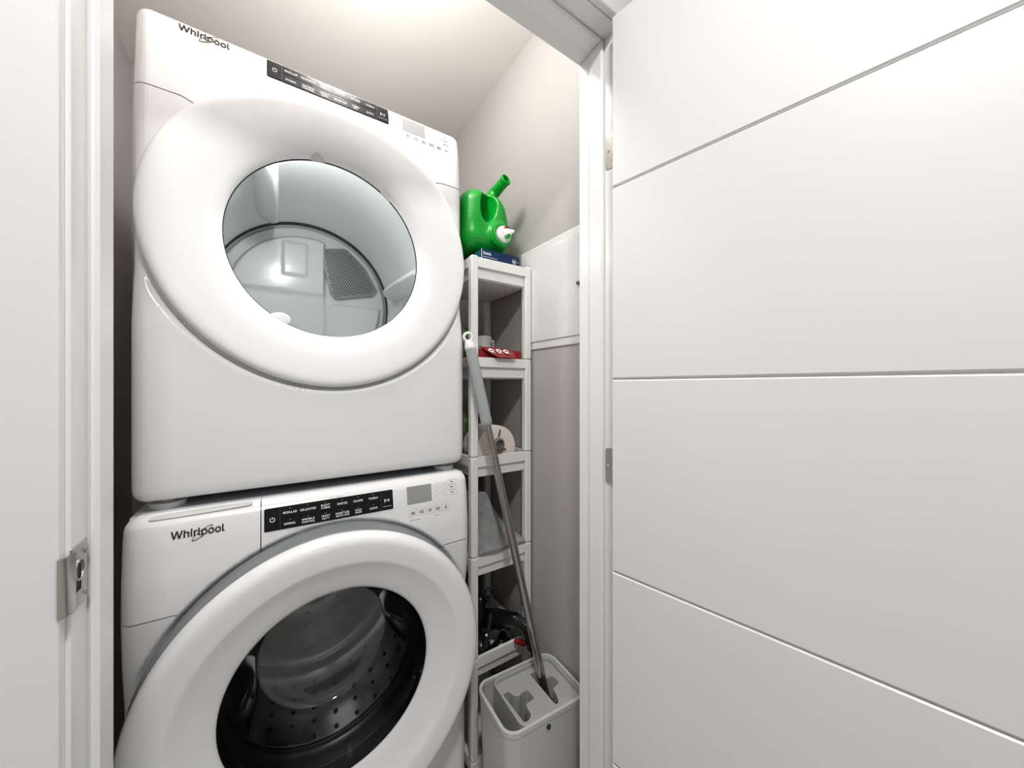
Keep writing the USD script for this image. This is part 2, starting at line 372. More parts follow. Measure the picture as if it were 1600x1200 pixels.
def machine(t, x0, x1, zlo, zhi, ydepth, prof, ref, xc, zc, R, ring_y, seam, seam_in, drawer):
    """cabinet, console, lower panel (and detergent drawer); returns the surface function"""
    blk = rbox(x0, x1, ref, ref + 0.10, zlo, zhi, 0.024, 28) - rod((xc, ref - 0.1, zc), (xc, ref + 0.2, zc), 0.292, 96)
    S = [(x0 - 0.1, seam), (xc - R - 0.004, seam), (xc - R * 0.80, seam - 0.001), (xc - R * 0.74, seam_in), (xc - R * 0.6, seam_in - 0.02), (xc + R * 0.6, seam_in - 0.02),
         (xc + R * 0.74, seam_in), (xc + R * 0.80, seam - 0.001), (xc + R + 0.004, seam), (x1 + 0.1, seam)]
    gap = 0.0013
    up = prism_xz([(x, z + gap) for x, z in S] + [(x1 + 0.1, zhi + 0.2), (x0 - 0.1, zhi + 0.2)], ref - 0.2, ref + 0.4)
    lo = prism_xz([(x0 - 0.1, zlo - 0.2), (x1 + 0.1, zlo - 0.2)] + [(x, z - gap) for x, z in S[::-1]], ref - 0.2, ref + 0.4)
    con, low = blk ^ up, blk ^ lo
    if drawer is not None:                       # the top panel starts behind the console
        con = con - box(x0 - 0.1, x1 + 0.1, 0.939, 1.2, 0.9770, zhi + 0.1)
    if drawer is not None:
        left = box(x0 - 0.1, drawer - 0.0008, ref - 0.2, ref + 0.4, zlo, zhi + 0.1)
        obj("detergent_drawer", bend(con ^ left, prof, ref, xc, zc, R, ring_y), "enamel", t)
        con = con ^ box(drawer + 0.0008, x1 + 0.1, ref - 0.2, ref + 0.4, zlo, zhi + 0.1)
    pc = obj("console", bend(con, prof, ref, xc, zc, R, ring_y), "enamel", t)
    obj("lower_panel", bend(low, prof, ref, xc, zc, R, ring_y), "enamel", t)
    cab = box(x0 + 0.004, x1 - 0.004, ref + 0.095, ydepth, zlo + 0.004, zhi - 0.006, 0.004)
    cab = cab - rod((xc, ref, zc), (xc, ydepth - 0.02, zc), 0.334, 96)
    obj("cabinet", cab, "enamel", t)
    # dark backing right behind the seams
    obj("inner_frame", box(x0 + 0.006, x1 - 0.006, ref + 0.030, ref + 0.034, zlo + 0.03, zhi - 0.03) - rod((xc, ref - 0.1, zc), (xc, ref + 0.2, zc), 0.29, 96), "darkgap", t)
    return pc, lambda x, z: prof(np.asarray(z)) + 0 * np.asarray(x)

def control_strip(t, fr, x0, x1, z0, z1, rows, start_text, ink="inkwhite"):
    """black strip with a power key, twelve programme keys, a start key and their white print"""
    cs = obj("control_strip", decal(rrect(x0, x1, z0, z1, 0.003), 0.0012, fr), "pad", t)
    w = x1 - x0; h = z1 - z0
    ka, kb = x0 + 0.108 * w, x1 - 0.112 * w
    L = 0.0012
    def key(n, a, b, c, d):
        obj(n, decal(rrect(a, b, c, d, 0.0012, 3), 0.0010, fr, L), "pad", cs)
    key("power_key", x0 + 0.0012, ka - 0.0012, z0 + 0.0012, z1 - 0.0012)
    key("start_key", kb + 0.0012, x1 - 0.0012, z0 + 0.0012, z1 - 0.0012)
    n = len(rows[0]); cw = (kb - ka) / n
    text = []
    for r, row in enumerate(rows):
        zc_ = z1 - (0.25 + 0.5 * r) * h
        for k, word in enumerate(row):
            a = ka + k * cw
            key("programme_key", a + 0.0004, a + cw - 0.0004, zc_ - h / 4 + 0.0006, zc_ + h / 4 - 0.0006)
            lines = word.split("|")
            for q, ln in enumerate(lines):
                lh = 0.0042 if len(lines) == 1 else 0.0038
                zb = zc_ - 0.0034 - (0 if len(lines) == 1 else (-0.0026, 0.0030)[q])
                text.append(lettering(ln, a + cw / 2, zb, lh, fr, align="c", bold=True, width=min(len(ln) * 0.0036, cw - 0.004), lift=L + 0.0010))
            text.append(decal(rrect(a + cw / 2 - 0.0006, a + cw / 2 + 0.0006, zc_ + 0.0060, zc_ + 0.0072, 0.0003, 2), 0.0004, fr, L + 0.0010))
    pc_ = ((x0 + ka) / 2, (z0 + z1) / 2)
    def flat(m):
        t_ = tm(m); v = np.array(t_.vertices); v[:, 1] = fr(v[:, 0], v[:, 2]) + v[:, 1] - L - 0.0010
        return trimesh.Trimesh(v, t_.faces, process=False)
    text.append(flat(ring_xz(pc_[0], pc_[1], 0.0036, 0.0049, -0.0004, 0, 118, 422)))
    text.append(flat(prism_xz([(pc_[0] - 0.0006, pc_[1]), (pc_[0] + 0.0006, pc_[1]), (pc_[0] + 0.0006, pc_[1] + 0.0052), (pc_[0] - 0.0006, pc_[1] + 0.0052)], -0.0004, 0)))
    sx, sz = (kb + x1) / 2, (z0 + z1) / 2
    tri = CS([np.array([(sx - 0.0065, sz - 0.0045), (sx + 0.0005, sz), (sx - 0.0065, sz + 0.0045)])], m3.FillRule.Positive)
    tri = tri - tri.offset(-0.0011, m3.JoinType.Miter)
    text.append(flat(tri.extrude(0.0004).rotate([90, 0, 0])))
    for q in (0.0018, 0.0044):
        text.append(flat(prism_xz([(sx + q, sz - 0.003), (sx + q + 0.0013, sz - 0.003), (sx + q + 0.0013, sz + 0.003), (sx + q, sz + 0.003)], -0.0004, 0)))
    text.append(lettering(start_text, sx, z0 + 0.008, 0.0019, fr, align="c", width=0.020, lift=L + 0.0010))
    obj("key_print", cat(text), ink, cs, smooth=False)
    for q in (ka, kb):
        obj("divider", decal([(q - 0.0012, z0 + 0.0006), (q + 0.0012, z0 + 0.0006), (q + 0.0012, z1 - 0.0006), (q - 0.0012, z1 - 0.0006)], 0.0002, fr, L), "darkgap", cs, smooth=False)
    return cs

def logo(t, fr, x0, x1, z):
    w = x1 - x0
    lg = obj("logo", lettering("Whirlpool", x0, z, 0.0128, fr, width=w, bold=True, depth=0.0012), "logo", t, label="dark raised Whirlpool lettering", smooth=False)
    cx, cz = x0 + 0.575 * w, z + 0.0035
    th = np.linspace(0, 2 * np.pi, 60, endpoint=False)
    a = math.radians(38)
    U, V = 0.0190 * np.cos(th), 0.0050 * np.sin(th)
    U2, V2 = 0.0178 * np.cos(th) + 0.0004, 0.0040 * np.sin(th) + 0.0002
    def rot(u, v):
        return [(cx + p * math.cos(a) - q * math.sin(a), cz + p * math.sin(a) + q * math.cos(a)) for p, q in zip(u, v)]
    sw = prism_xz(rot(U, V), -0.0016, 0) - prism_xz(rot(U2, V2), -0.01, 0.01)
    m = tm(sw); v = np.array(m.vertices); v[:, 1] = fr(v[:, 0], v[:, 2]) + v[:, 1]
    obj("swoosh", trimesh.Trimesh(v, m.faces, process=False), "bronze", lg)

def display(t, fr, x0, x1, z0, z1, keys, side, kx0, kx1, kz0, kz1, boxed):
    ds = obj("display", decal(rrect(x0, x1, z0, z1, 0.001, 2), 0.0006, fr), "lcd", t, label="grey display window")
    n = len(keys); cw = (kx1 - kx0) / n
    ink, grey = [], []
    def outline(a, b, c, d):
        o = CS([np.array(rrect(a, b, c, d, 0.0015, 3))], m3.FillRule.Positive)
        m = tm((o - o.offset(-0.00045, m3.JoinType.Miter)).extrude(0.0003).rotate([90, 0, 0]))
        v = np.array(m.vertices); v[:, 1] = fr(v[:, 0], v[:, 2]) + v[:, 1]
        grey.append(trimesh.Trimesh(v, m.faces, process=False))
    for k, word in enumerate(keys):
        cx = kx0 + (k + 0.5) * cw
        if boxed:
            outline(kx0 + k * cw, kx0 + (k + 1) * cw, kz0, kz1)
        ls = word.split("|"); hh = 0.0030
        for q, ln in enumerate(ls):
            zb = (kz0 + kz1) / 2 - 0.0015 + (0.0022 if q == 0 else -0.0022) * (len(ls) > 1)
            ink.append(lettering(ln, cx, zb, hh, fr, align="c", bold=True, width=min(0.0021 * len(ln), cw - 0.002)))
        ink.append(decal(rrect(cx - 0.0006, cx + 0.0006, kz1 + 0.004, kz1 + 0.0052, 0.0003, 2), 0.0003, fr))
    sx0, sx1, top, step = side[0], side[1], side[2], side[3]
    for k, word in enumerate(side[4]):
        zc_ = top - k * step
        if boxed:
            outline(sx0, sx1, zc_ - step / 2 + 0.0006, zc_ + step / 2 - 0.0006)
        ink.append(lettering(word, (sx0 + sx1) / 2, zc_ - 0.0012, 0.0030, fr, align="c", bold=True, width=min(0.0024 * len(word), sx1 - sx0 - 0.003)))
        for q in range(4 if k < 2 else 3):
            xx = sx0 - 0.032 + 0.008 * q + (0.008 if k == 2 else 0)
            ink.append(decal(rrect(xx - 0.0006, xx + 0.0006, zc_ + 0.002, zc_ + 0.0032, 0.0003, 2), 0.0003, fr))
        for xx in (sx0 - 0.031, sx0 - 0.008):
            grey.append(decal([(xx - 0.003, zc_ - 0.0046), (xx + 0.003, zc_ - 0.0046), (xx + 0.003, zc_ - 0.0034), (xx - 0.003, zc_ - 0.0034)], 0.0003, fr))
    for m_ in ink:
        obj("option_print", m_, "ink", ds, smooth=False)
    for m_ in grey:
        obj("option_outline", m_, "inkgrey", ds, smooth=False)

# ------------------------------------------------------------------ dryer (upper machine)
DX0, DX1, DXC = -0.2141, 0.4719, 0.1285
DZC = 1.5525
dprof = smooth_prof([0.99, 1.015, 1.05, 1.34, 1.385, 1.45, 1.80, 1.90, 1.955, 1.975], [0.945, 0.941, 0.939, 0.939, 0.945, 0.957, 0.957, 0.965, 0.974, 0.981])
dry = thing("dryer", "white front-loading dryer with a clear round window, stacked on top", "clothes dryer", (0.129, 1.3, 1.006))
dcon, dfr = machine(dry, DX0, DX1, 0.999, 1.970, 1.72, dprof, 0.957, DXC, DZC + 0.0085, 0.3410, 0.9555, 1.799, 1.790, None)
dstrip = control_strip(dcon, dfr, -0.0035, 0.2618, 1.9125, 1.9540,
    [["REGULAR", "DELICATES", "BULKY|ITEMS", "WHITES", "COLORS", "TOWELS"], ["NORMAL", "WRINKLE|CONTROL", "HEAVY|DUTY", "SANITIZE", "TIMED|DRY", "QUICK"]], "START/PAUSE", "inkglare")
logo(dcon, dfr, -0.150, -0.069, 1.9385)
display(dcon, dfr, 0.2985, 0.3615, 1.914, 1.951, ["Less|Time", "More|Time", "Damp|Signal", "Wrinkle|Shield", "Static|Reduce", "Steam"],
        (0.408, 0.436, 1.944, 0.0125, ["Temp", "Dryness", "Manual"]), 0.300, 0.436, 1.8965, 1.9065, False)
# door: white dished ring, thin dark seal, window
ring = [(0.2095, 0.9720), (0.2100, 0.967), (0.2145, 0.958), (0.228, 0.9485), (0.250, 0.940), (0.274, 0.934), (0.298, 0.930), (0.312, 0.928), (0.3235, 0.9285), (0.3300, 0.934), (0.3310, 0.941), (0.3305, 0.950), (0.3265, 0.9545), (0.300, 0.9560), (0.287, 0.975), (0.235, 0.978)]
rm = lathe(chaikin(ring), DXC, DZC, 240)
rv = np.array(rm.vertices); rad = np.hypot(rv[:, 0] - DXC, rv[:, 2] - DZC); ang = np.degrees(np.arctan2(rv[:, 2] - DZC, rv[:, 0] - DXC))
# the rim is a little flatter along the console
ta = [0, 20, 43, 64, 75, 86, 97, 105, 115, 126, 137, 166, 199, 230, 250, 271, 300, 330]
tr_ = [0.336, 0.334, 0.331, 0.323, 0.318, 0.315, 0.3145, 0.3185, 0.3235, 0.3275, 0.3300, 0.3325, 0.3340, 0.3345, 0.336, 0.338, 0.337, 0.336]
fine = np.interp(np.arange(720) / 2.0, ta, tr_, period=360); kk = np.hanning(41); kk /= kk.sum()
fine = np.convolve(np.concatenate([fine[-20:], fine, fine[:20]]), kk, "valid")
grow = np.interp(ang, np.arange(720) / 2.0, fine, period=360) + 0.003 - 0.331
new = rad + grow * sstep(0.225, 0.325, rad)
rv[:, 0] = DXC + (rv[:, 0] - DXC) * new / rad
rv[:, 2] = DZC + (rv[:, 2] - DZC) * new / rad + 0.0085 * sstep(0.22, 0.33, rad)
dd_ = obj("door", trimesh.Trimesh(rv, rm.faces, process=False), "gloss", dry)
obj("window_seal", lathe([(0.2085, 0.9700), (0.2104, 0.9685), (0.2112, 0.9730), (0.2085, 0.9730)], DXC, DZC, 144), "rubber", dd_)
gl = [(0.0, 0.9715), (0.06, 0.9715), (0.12, 0.9715), (0.17, 0.9715), (0.2088, 0.9715)]
obj("window", lathe(gl, DXC, DZC, 144, closed=False), "glass", dd_)
def tab(ang, wid, hgt, mat, y=0.9445, rr=0.2085):
    a = math.radians(ang); e1 = np.array([-math.sin(a), math.cos(a)]); e2 = np.array([math.cos(a), math.sin(a)])
    o = np.array([DXC, DZC])
    P = [o + e2 * (rr - 0.004) - e1 * wid, o + e2 * (rr - 0.004) + e1 * wid, o + e2 * (rr + 0.3 * hgt) + e1 * wid * 0.8, o + e2 * (rr + hgt) + e1 * wid * 0.12, o + e2 * (rr + hgt) - e1 * wid * 0.12, o + e2 * (rr + 0.3 * hgt) - e1 * wid * 0.8]
    m = tm(prism_xz(round_poly(P[::-1] if np.cross(P[1] - P[0], P[2] - P[1]) < 0 else P, 0.004, 4), 0, 0.004)); v = np.array(m.vertices)
    r = np.hypot(v[:, 0] - DXC, v[:, 2] - DZC)
    v[:, 1] += np.interp(r, [0.19, 0.2105, 0.228, 0.252], [0.966, 0.962, 0.9475, 0.939]) - 0.002
    return trimesh.Trimesh(v, m.faces, process=False)
obj("window_tab", tab(99, 0.0165, 0.0115, "clear"), "clear", dd_)
obj("window_tab", tab(53, 0.0165, 0.0085, "clear"), "clear", dd_)
obj("window_bumper", lathe(chaikin([(0.0, -0.004), (0.016, -0.003), (0.019, 0.0), (0.016, 0.004), (0.0, 0.005)], False), 0, 0, 32, closed=False).apply_scale([1.15, 1, 0.8]).apply_translation([DXC - 0.108, 0.966, DZC - 0.178]), "gloss", dd_)
# drum seen through the window
obj("door_opening", lathe(chaikin([(0.258, 0.990), (0.262, 0.983), (0.30, 0.983), (0.30, 1.02), (0.262, 1.02), (0.258, 1.01)]), DXC, DZC, 96), "drumwhite", dry)
dm = obj("drum", lathe(chaikin([(0.262, 1.012), (0.300, 1.016), (0.315, 1.04), (0.315, 1.30), (0.315, 1.44), (0.310, 1.50), (0.298, 1.575), (0.300, 1.600), (0.304, 1.604), (0.319, 1.52), (0.320, 1.30), (0.320, 1.03), (0.300, 1.008)]), DXC, DZC, 144), "drumwhite", dry)
for ang in (116, 9, 242):
    a = math.radians(ang); e1 = np.array([-math.sin(a), 0, math.cos(a)]); e2 = np.array([math.cos(a), 0, math.sin(a)]); o = np.array([DXC, 0, DZC])
    P = []
    for y, hh, ww in ((1.10, 0.010, 0.020), (1.16, 0.050, 0.012), (1.30, 0.070, 0.010), (1.44, 0.072, 0.010), (1.49, 0.055, 0.012), (1.53, 0.012, 0.020)):
        for s in (-1, 1):
            P += [o + e2 * 0.317 + e1 * s * 0.034 + [0, y, 0], o + e2 * (0.315 - hh) + e1 * s * ww * 0.6 + [0, y, 0], o + e2 * (0.315 - hh * 0.8) + e1 * s * ww + [0, y, 0]]
    obj("lifter", MF.hull_points(np.array(P)), "drumwhite", dm, smooth=50)
obj("drum_gap_ring", lathe([(0.298, 1.640), (0.333, 1.612), (0.333, 1.66), (0.298, 1.66)], DXC, DZC, 96), "rubber", dry)  # shade of the gap behind the drum, put in as a black ring
# back disc with embossed fields
n = 150
gx, gz = np.meshgrid(np.linspace(-1, 1, n), np.linspace(-1, 1, n), indexing="ij")
def disc_map(gx, gz, R):
    return R * gx * np.sqrt(1 - gz ** 2 / 2), R * gz * np.sqrt(1 - gx ** 2 / 2)
bx, bz = disc_map(gx, gz, 0.3015)
rr = np.hypot(bx, bz)
dome_f = sstep(0.256, 0.244, rr) * sstep(0.062, 0.050, bx)
h_ = 0.022 * dome_f * sstep(0.020, 0.040, bz) + 0.010 * dome_f * (1 - sstep(0.020, 0.040, bz))
rectf = sstep(-0.088, -0.080, bx) * sstep(-0.002, -0.010, bx) * sstep(0.092, 0.100, bz) * sstep(0.222, 0.214, bz)
h_ += 0.006 * rectf
h_ += 0.014 * sstep(0.070, 0.084, bx) * sstep(0.012, -0.004, bz) * sstep(0.275, 0.262, rr)
h_ += 0.010 * sstep(0.300, 0.285, rr)
V = np.stack([DXC + bx, 1.633 - h_, DZC + bz], -1).reshape(-1, 3)
i, j = np.meshgrid(np.arange(n - 1), np.arange(n - 1), indexing="ij")
a, b, c, d = i * n + j, (i + 1) * n + j, (i + 1) * n + j + 1, i * n + j + 1
F = np.vstack([np.stack([a, b, c], -1).reshape(-1, 3), np.stack([a, c, d], -1).reshape(-1, 3)])
tdisc = trimesh.Trimesh(V, F, process=False)
if tdisc.face_normals[:, 1].mean() > 0:
    tdisc.invert()
db = obj("drum_back", tdisc, "drumback", dry, smooth=50)
# lint grille
GP = [(0.166, 1.770), (0.265, 1.791), (0.340, 1.722), (0.386, 1.636), (0.372, 1.612), (0.226, 1.576), (0.208, 1.592)]
GP = [(x - 0.0, z) for x, z in GP]
outer = CS([np.array(round_poly(GP, 0.016))], m3.FillRule.NonZero)
if outer.area() < 0.001:
    outer = CS([np.array(round_poly(GP[::-1], 0.016))], m3.FillRule.NonZero)
inner = outer.offset(-0.007, m3.JoinType.Round)
def up_xz(cs, y0, y1):
    return cs.extrude(y1 - y0).rotate([90, 0, 0]).translate([0, y1, 0])
YG = 1.616
obj("grille_frame", up_xz(outer - inner, YG - 0.006, 1.63), "grille", db)
gi = obj("lint_grille", up_xz(inner, YG, 1.63), "grille", db, label="grey perforated lint grille")
holes = []
from shapely.geometry import Polygon, Point
ip = Polygon(np.array(inner.to_polygons()[0])).buffer(-0.004)
for q, zz in enumerate(np.arange(1.575, 1.795, 0.0082)):
    for xx in np.arange(0.16 + (q % 2) * 0.0047, 0.39, 0.0094):
        if ip.contains(Point(xx, zz)):
            th = np.linspace(0, 2 * np.pi, 6, endpoint=False)
            holes.append(tm(prism_xz([(xx + 0.0029 * math.cos(t_), zz + 0.0029 * math.sin(t_)) for t_ in th], YG - 0.0006, YG)))
obj("grille_hole", cat(holes), "darkgap", gi, kind="stuff", smooth=False)
for fx in (-0.170, 0.430):
    for fy in (1.000, 1.62):
        obj("foot", joined(rod((fx, fy, 0.9787), (fx, fy, 0.9900), 0.027, 28, 0.030), rod((fx, fy, 0.989), (fx, fy, 1.012), 0.010, 20)), "whitepl", dry)

# ------------------------------------------------------------------ washer (lower machine)
WX0, WX1, WXC = -0.2185, 0.4685, 0.1225
WZC = 0.570
wprof = smooth_prof([0.0, 0.05, 0.55, 0.63, 0.715, 0.76, 0.80, 0.86, 0.93, 0.965, 0.99], [0.925, 0.921, 0.921, 0.920, 0.905, 0.902, 0.899, 0.900, 0.907, 0.914, 0.921])
was = thing("washer", "white front-loading washing machine with a dark round window, under the dryer", "washing machine", (0.125, 1.25, 0.0))
wcon, wfr = machine(was, WX0, WX1, 0.015, 0.9815, 1.70, wprof, 0.900, WXC, WZC, 0.334, 0.913, 0.7985, 0.787, -0.0135)
control_strip(wcon, wfr, -0.0080, 0.2562, 0.9185, 0.9640,
    [["REGULAR", "DELICATES", "BULKY|ITEMS", "WHITES", "COLORS", "TOWELS"], ["NORMAL", "WRINKLE|CONTROL", "HEAVY|DUTY", "SANITIZE|WITH OXI", "COLD|WASH", "QUICK"]], "START/PAUSE")
drawer_prim = "/World/washer/detergent_drawer"
logo(drawer_prim, wfr, -0.1510, -0.0725, 0.9365)
# pull along the drawer's upper edge
pull = tm(MF.hull_points(np.array([[x, y, z] for x, z in chaikin([(-0.1845, 0.9770), (-0.179, 0.9730), (-0.037, 0.9755), (-0.0265, 0.9790), (-0.032, 0.9803), (-0.172, 0.9797)]) for y in (0.0025, 0.018)])))
v = np.array(pull.vertices); v[:, 1] += wprof(v[:, 2]); pull = trimesh.Trimesh(v, pull.faces, process=False)
obj("drawer_pull", pull, "enamel", drawer_prim)
display(wcon, wfr, 0.2920, 0.3572, 0.9205, 0.9635, ["Clean|Washer", "Drain|& Spin", "Load|& Go", "Extra|Rinse", "Pre|Soak"],
        (0.402, 0.430, 0.9605, 0.0135, ["Temp", "Spin", "Soil"]), 0.2945, 0.407, 0.889, 0.9065, True)
for m_ in (lettering("HOW TO WASH", 0.115, 0.9668, 0.0018, wfr, width=0.026), lettering("WHAT TO WASH", 0.115, 0.9125, 0.0018, wfr, width=0.028), lettering("Hold 3 sec", 0.297, 0.8790, 0.0028, wfr, width=0.026, bold=True), lettering("Control lock", 0.3625, 0.8795, 0.0022, wfr, width=0.020)):
    obj("fine_print", m_, "inkgrey", wcon, smooth=False)
for m_ in (decal([(0.03, 0.9135), (0.112, 0.9130), (0.112, 0.9134), (0.03, 0.9139)], 0.0003, wfr), decal([(0.146, 0.9130), (0.225, 0.9130), (0.225, 0.9134), (0.146, 0.9134)], 0.0003, wfr)):
    obj("guide_line", m_, "inkgrey", wcon, smooth=False)
# top panel with a shallow groove, seen in the gap below the dryer
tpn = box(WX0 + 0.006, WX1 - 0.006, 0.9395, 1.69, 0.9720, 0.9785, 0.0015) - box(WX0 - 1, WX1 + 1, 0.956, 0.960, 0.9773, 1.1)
obj("top_panel", tpn, "shadedtop", was, label="top panel with the shade under the dryer put into its blue-grey colour")
# door
wring = [(0.2035, 0.872), (0.205, 0.862), (0.222, 0.853), (0.248, 0.842), (0.268, 0.831), (0.272, 0.8285), (0.276, 0.827), (0.282, 0.826), (0.300, 0.824), (0.318, 0.8235), (0.329, 0.830), (0.334, 0.842), (0.335, 0.853), (0.331, 0.862), (0.300, 0.866), (0.235, 0.876)]
wd = obj("door", lathe(chaikin(wring), WXC, WZC, 180), "gloss", was)
obj("door_trim", lathe(chaikin([(0.300, 0.860), (0.328, 0.860), (0.3330, 0.866), (0.3375, 0.890), (0.3385, 0.906), (0.334, 0.912), (0.300, 0.912)]), WXC, WZC, 144), "greyring", wd, label="grey side band of the door")
obj("window_ring", lathe(chaikin([(0.2040, 0.866), (0.2045, 0.872), (0.2010, 0.890), (0.1990, 0.905), (0.206, 0.915), (0.220, 0.90), (0.215, 0.872)]), WXC, WZC, 120), "steeldark", wd)
bw = chaikin([(0.2025, 0.868), (0.199, 0.880), (0.188, 0.925), (0.174, 0.985), (0.158, 1.020), (0.145, 1.033), (0.12, 1.037), (0.0, 1.040)], False)
obj("window", lathe(bw, WXC, WZC, 144, closed=False), "bowl", wd, label="clear bowl-shaped window")
obj("gasket", lathe(chaikin([(0.206, 0.955), (0.199, 0.965), (0.210, 0.985), (0.235, 0.985), (0.29, 0.94), (0.29, 0.905), (0.26, 0.91), (0.22, 0.945)]), WXC, WZC, 96), "rubber", was)
wdm = obj("drum", lathe(chaikin([(0.205, 0.988), (0.238, 0.992), (0.250, 1.01), (0.250, 1.15), (0.250, 1.31), (0.235, 1.345), (0.0005, 1.35), (0.0005, 1.356), (0.24, 1.352), (0.256, 1.32), (0.256, 1.15), (0.256, 1.0), (0.24, 0.984), (0.205, 0.982)]), WXC, WZC, 120), "steel", was)
for ang in (100, 220, 340):
    a = math.radians(ang); e1 = np.array([-math.sin(a), 0, math.cos(a)]); e2 = np.array([math.cos(a), 0, math.sin(a)]); o = np.array([WXC, 0, WZC])
    P = []
    for y, hh, ww in ((1.03, 0.010, 0.02), (1.08, 0.040, 0.014), (1.17, 0.055, 0.012), (1.27, 0.05, 0.012), (1.32, 0.015, 0.018)):
        for s in (-1, 1):
            P += [o + e2 * 0.252 + e1 * s * 0.036 + [0, y, 0], o + e2 * (0.250 - hh) + e1 * s * ww + [0, y, 0]]
    obj("lifter", MF.hull_points(np.array(P)), "steel", wdm, smooth=50)
hl = []
for k in range(150):
    a = 2 * np.pi * k / 150 * 5 + 0.02 * (k // 30)
    y = 1.05 + 0.05 * (k // 30)
    p = np.array([WXC + 0.2495 * math.cos(a), y, WZC + 0.2495 * math.sin(a)]); q = p - 0.0025 * np.array([math.cos(a), 0, math.sin(a)])
    if abs(((math.degrees(a) - 100 + 60) % 120) - 60) > 12:
        hl.append(tm(rod(p, q, 0.0055, 8)))
for ang in range(0, 360, 60):
    a = math.radians(ang + 20)
    for r in (0.09, 0.13, 0.17):
        hl.append(tm(rod((WXC + r * math.cos(a), 1.348, WZC + r * math.sin(a)), (WXC + r * math.cos(a), 1.345, WZC + r * math.sin(a)), 0.005, 8)))
obj("drum_hole", cat(hl), "rubber", wdm, kind="stuff", smooth=False)
obj("drum_star", lathe(chaikin([(0.0005, 1.325), (0.045, 1.328), (0.07, 1.340), (0.075, 1.349), (0.0005, 1.349)], True, 1), WXC, WZC, 60), "steel", wdm)
for fx in (-0.16, 0.41):
    for fy in (0.99, 1.6):
        obj("foot", rod((fx, fy, 0.0), (fx, fy, 0.03), 0.022, 20), "rubber", was)

# ================================================================== SHELF UNIT
SX0, SX1, SY0, SY1 = 0.4980, 0.7212, 0.950, 1.236
LV = [0.100, 0.405, 0.7085, 1.009, 1.311, 1.612]
sh = thing("shelf_unit", "narrow white plastic six-tier shelf unit between the machines and the right wall", "shelf", ((SX0 + SX1) / 2, 1.09, 0))
PW = 0.0245
for zt in LV:
    rim = CS([np.array(rrect(SX0 + 0.0012, SX1 - 0.0012, SY0 + 0.0012, SY1 - 0.0012, 0.008))]) - CS([np.array(rrect(SX0 + 0.016, SX1 - 0.016, SY0 + 0.012, SY1 - 0.012, 0.006))])
    rimm = rim.extrude(0.029).translate([0, 0, zt - 0.029])
    o_ = CS([np.array(rrect(SX0 + 0.012, SX1 - 0.012, SY0 + 0.010, SY1 - 0.010, 0.012))])
    i_ = CS([np.array(rrect(SX0 + 0.016, SX1 - 0.016, SY0 + 0.0145, SY1 - 0.0145, 0.010))])
    bas = o_.extrude(0.046).translate([0, 0, zt - 0.060]) + o_.offset(-0.006, m3.JoinType.Round).extrude(0.008).translate([0, 0, zt - 0.064])
    bas = MF.hull(bas) - i_.extrude(0.08).translate([0, 0, zt - 0.056])
    ty = obj("tray", rimm + bas, "shelf", sh, smooth=30)
    if zt > 1.2:
        dots = []
        for q, yy in enumerate(np.arange(SY0 + 0.035, SY1 - 0.02, 0.026)):
            for xx in np.arange(SX0 + 0.035 + 0.014 * (q % 2), SX1 - 0.025, 0.028):
                dots.append(tm(rod((xx, yy, zt - 0.0643), (xx, yy, zt - 0.0630), 0.0026, 8)))
        obj("drain_hole", cat(dots), "hub", ty, kind="stuff", smooth=False)
for px0 in (SX0, SX1 - PW):
    for py0 in (SY0, SY1 - PW):
        for za, zb in zip([0.0] + LV[:-1], LV):
            obj("post", box(px0, px0 + PW, py0, py0 + PW, za + 0.0006, zb + (0.004 if zb == LV[-1] else -0.0006), 0.004), "shelf", sh)
obj("rim_clip", rbox(0.636, 0.654, 0.944, 0.9525, 0.690, 0.7095, 0.003, 12), "whitepl", sh)

# ================================================================== THINGS ON THE SHELF
# glove box
gb = thing("glove_box", "blue glove box marked Sonic and M, under the green jug on the top tier", "box", (0.611, 1.08, 1.556))
GX0, GX1, GY0, GY1, GZ0, GZ1 = 0.5395, 0.684, 0.9665, 1.200, 1.5565, 1.6475
obj("carton", box(GX0, GX1, GY0, GY1, GZ0, GZ1, 0.0008), "blue", gb)
ff = lambda x, z: GY0 + 0 * np.asarray(x)
obj("edge_band", decal([(GX0 + 0.0006, GZ0 + 0.001), (GX0 + 0.0028, GZ0 + 0.001), (GX0 + 0.0028, GZ1 - 0.0006), (GX0 + 0.0006, GZ1 - 0.0006)], 0.0004, ff), "inkwhite", gb)
obj("end_picture", box(GX0 - 0.0005, GX0 + 0.0002, GY0 + 0.004, GY1 - 0.004, GZ0 + 0.01, GZ1 - 0.004), "teal", gb)
for n_, m_ in (("brand_print", lettering("Sonic", GX0 + 0.0065, 1.6305, 0.0092, ff, width=0.030, bold=True)), ("small_print", lettering("Nitrile Exam Gloves Powder Free", GX0 + 0.0065, 1.6225, 0.0026, ff, width=0.052)),
    ("size_print", lettering("M", 0.6625, 1.6240, 0.0075, ff, width=0.0085, bold=True, align="c")), ("count_print", lettering("100", 0.6765, 1.6270, 0.0030, ff, width=0.006, align="c"))):
    obj(n_, m_, "inkwhite", gb, smooth=False)
sq = CS([np.array(rrect(0.6555, 0.6695, 1.6205, 1.6345, 0.002))]); sq = sq - sq.offset(-0.0008, m3.JoinType.Miter)
obj("size_frame", up_xz(sq, GY0 - 0.0004, GY0), "inkwhite", gb)
obj("dark_stripe", decal([(0.6555, 1.6385), (0.6830, 1.6385), (0.6830, 1.6465), (0.6605, 1.6465)], 0.0003, ff), "ink", gb)

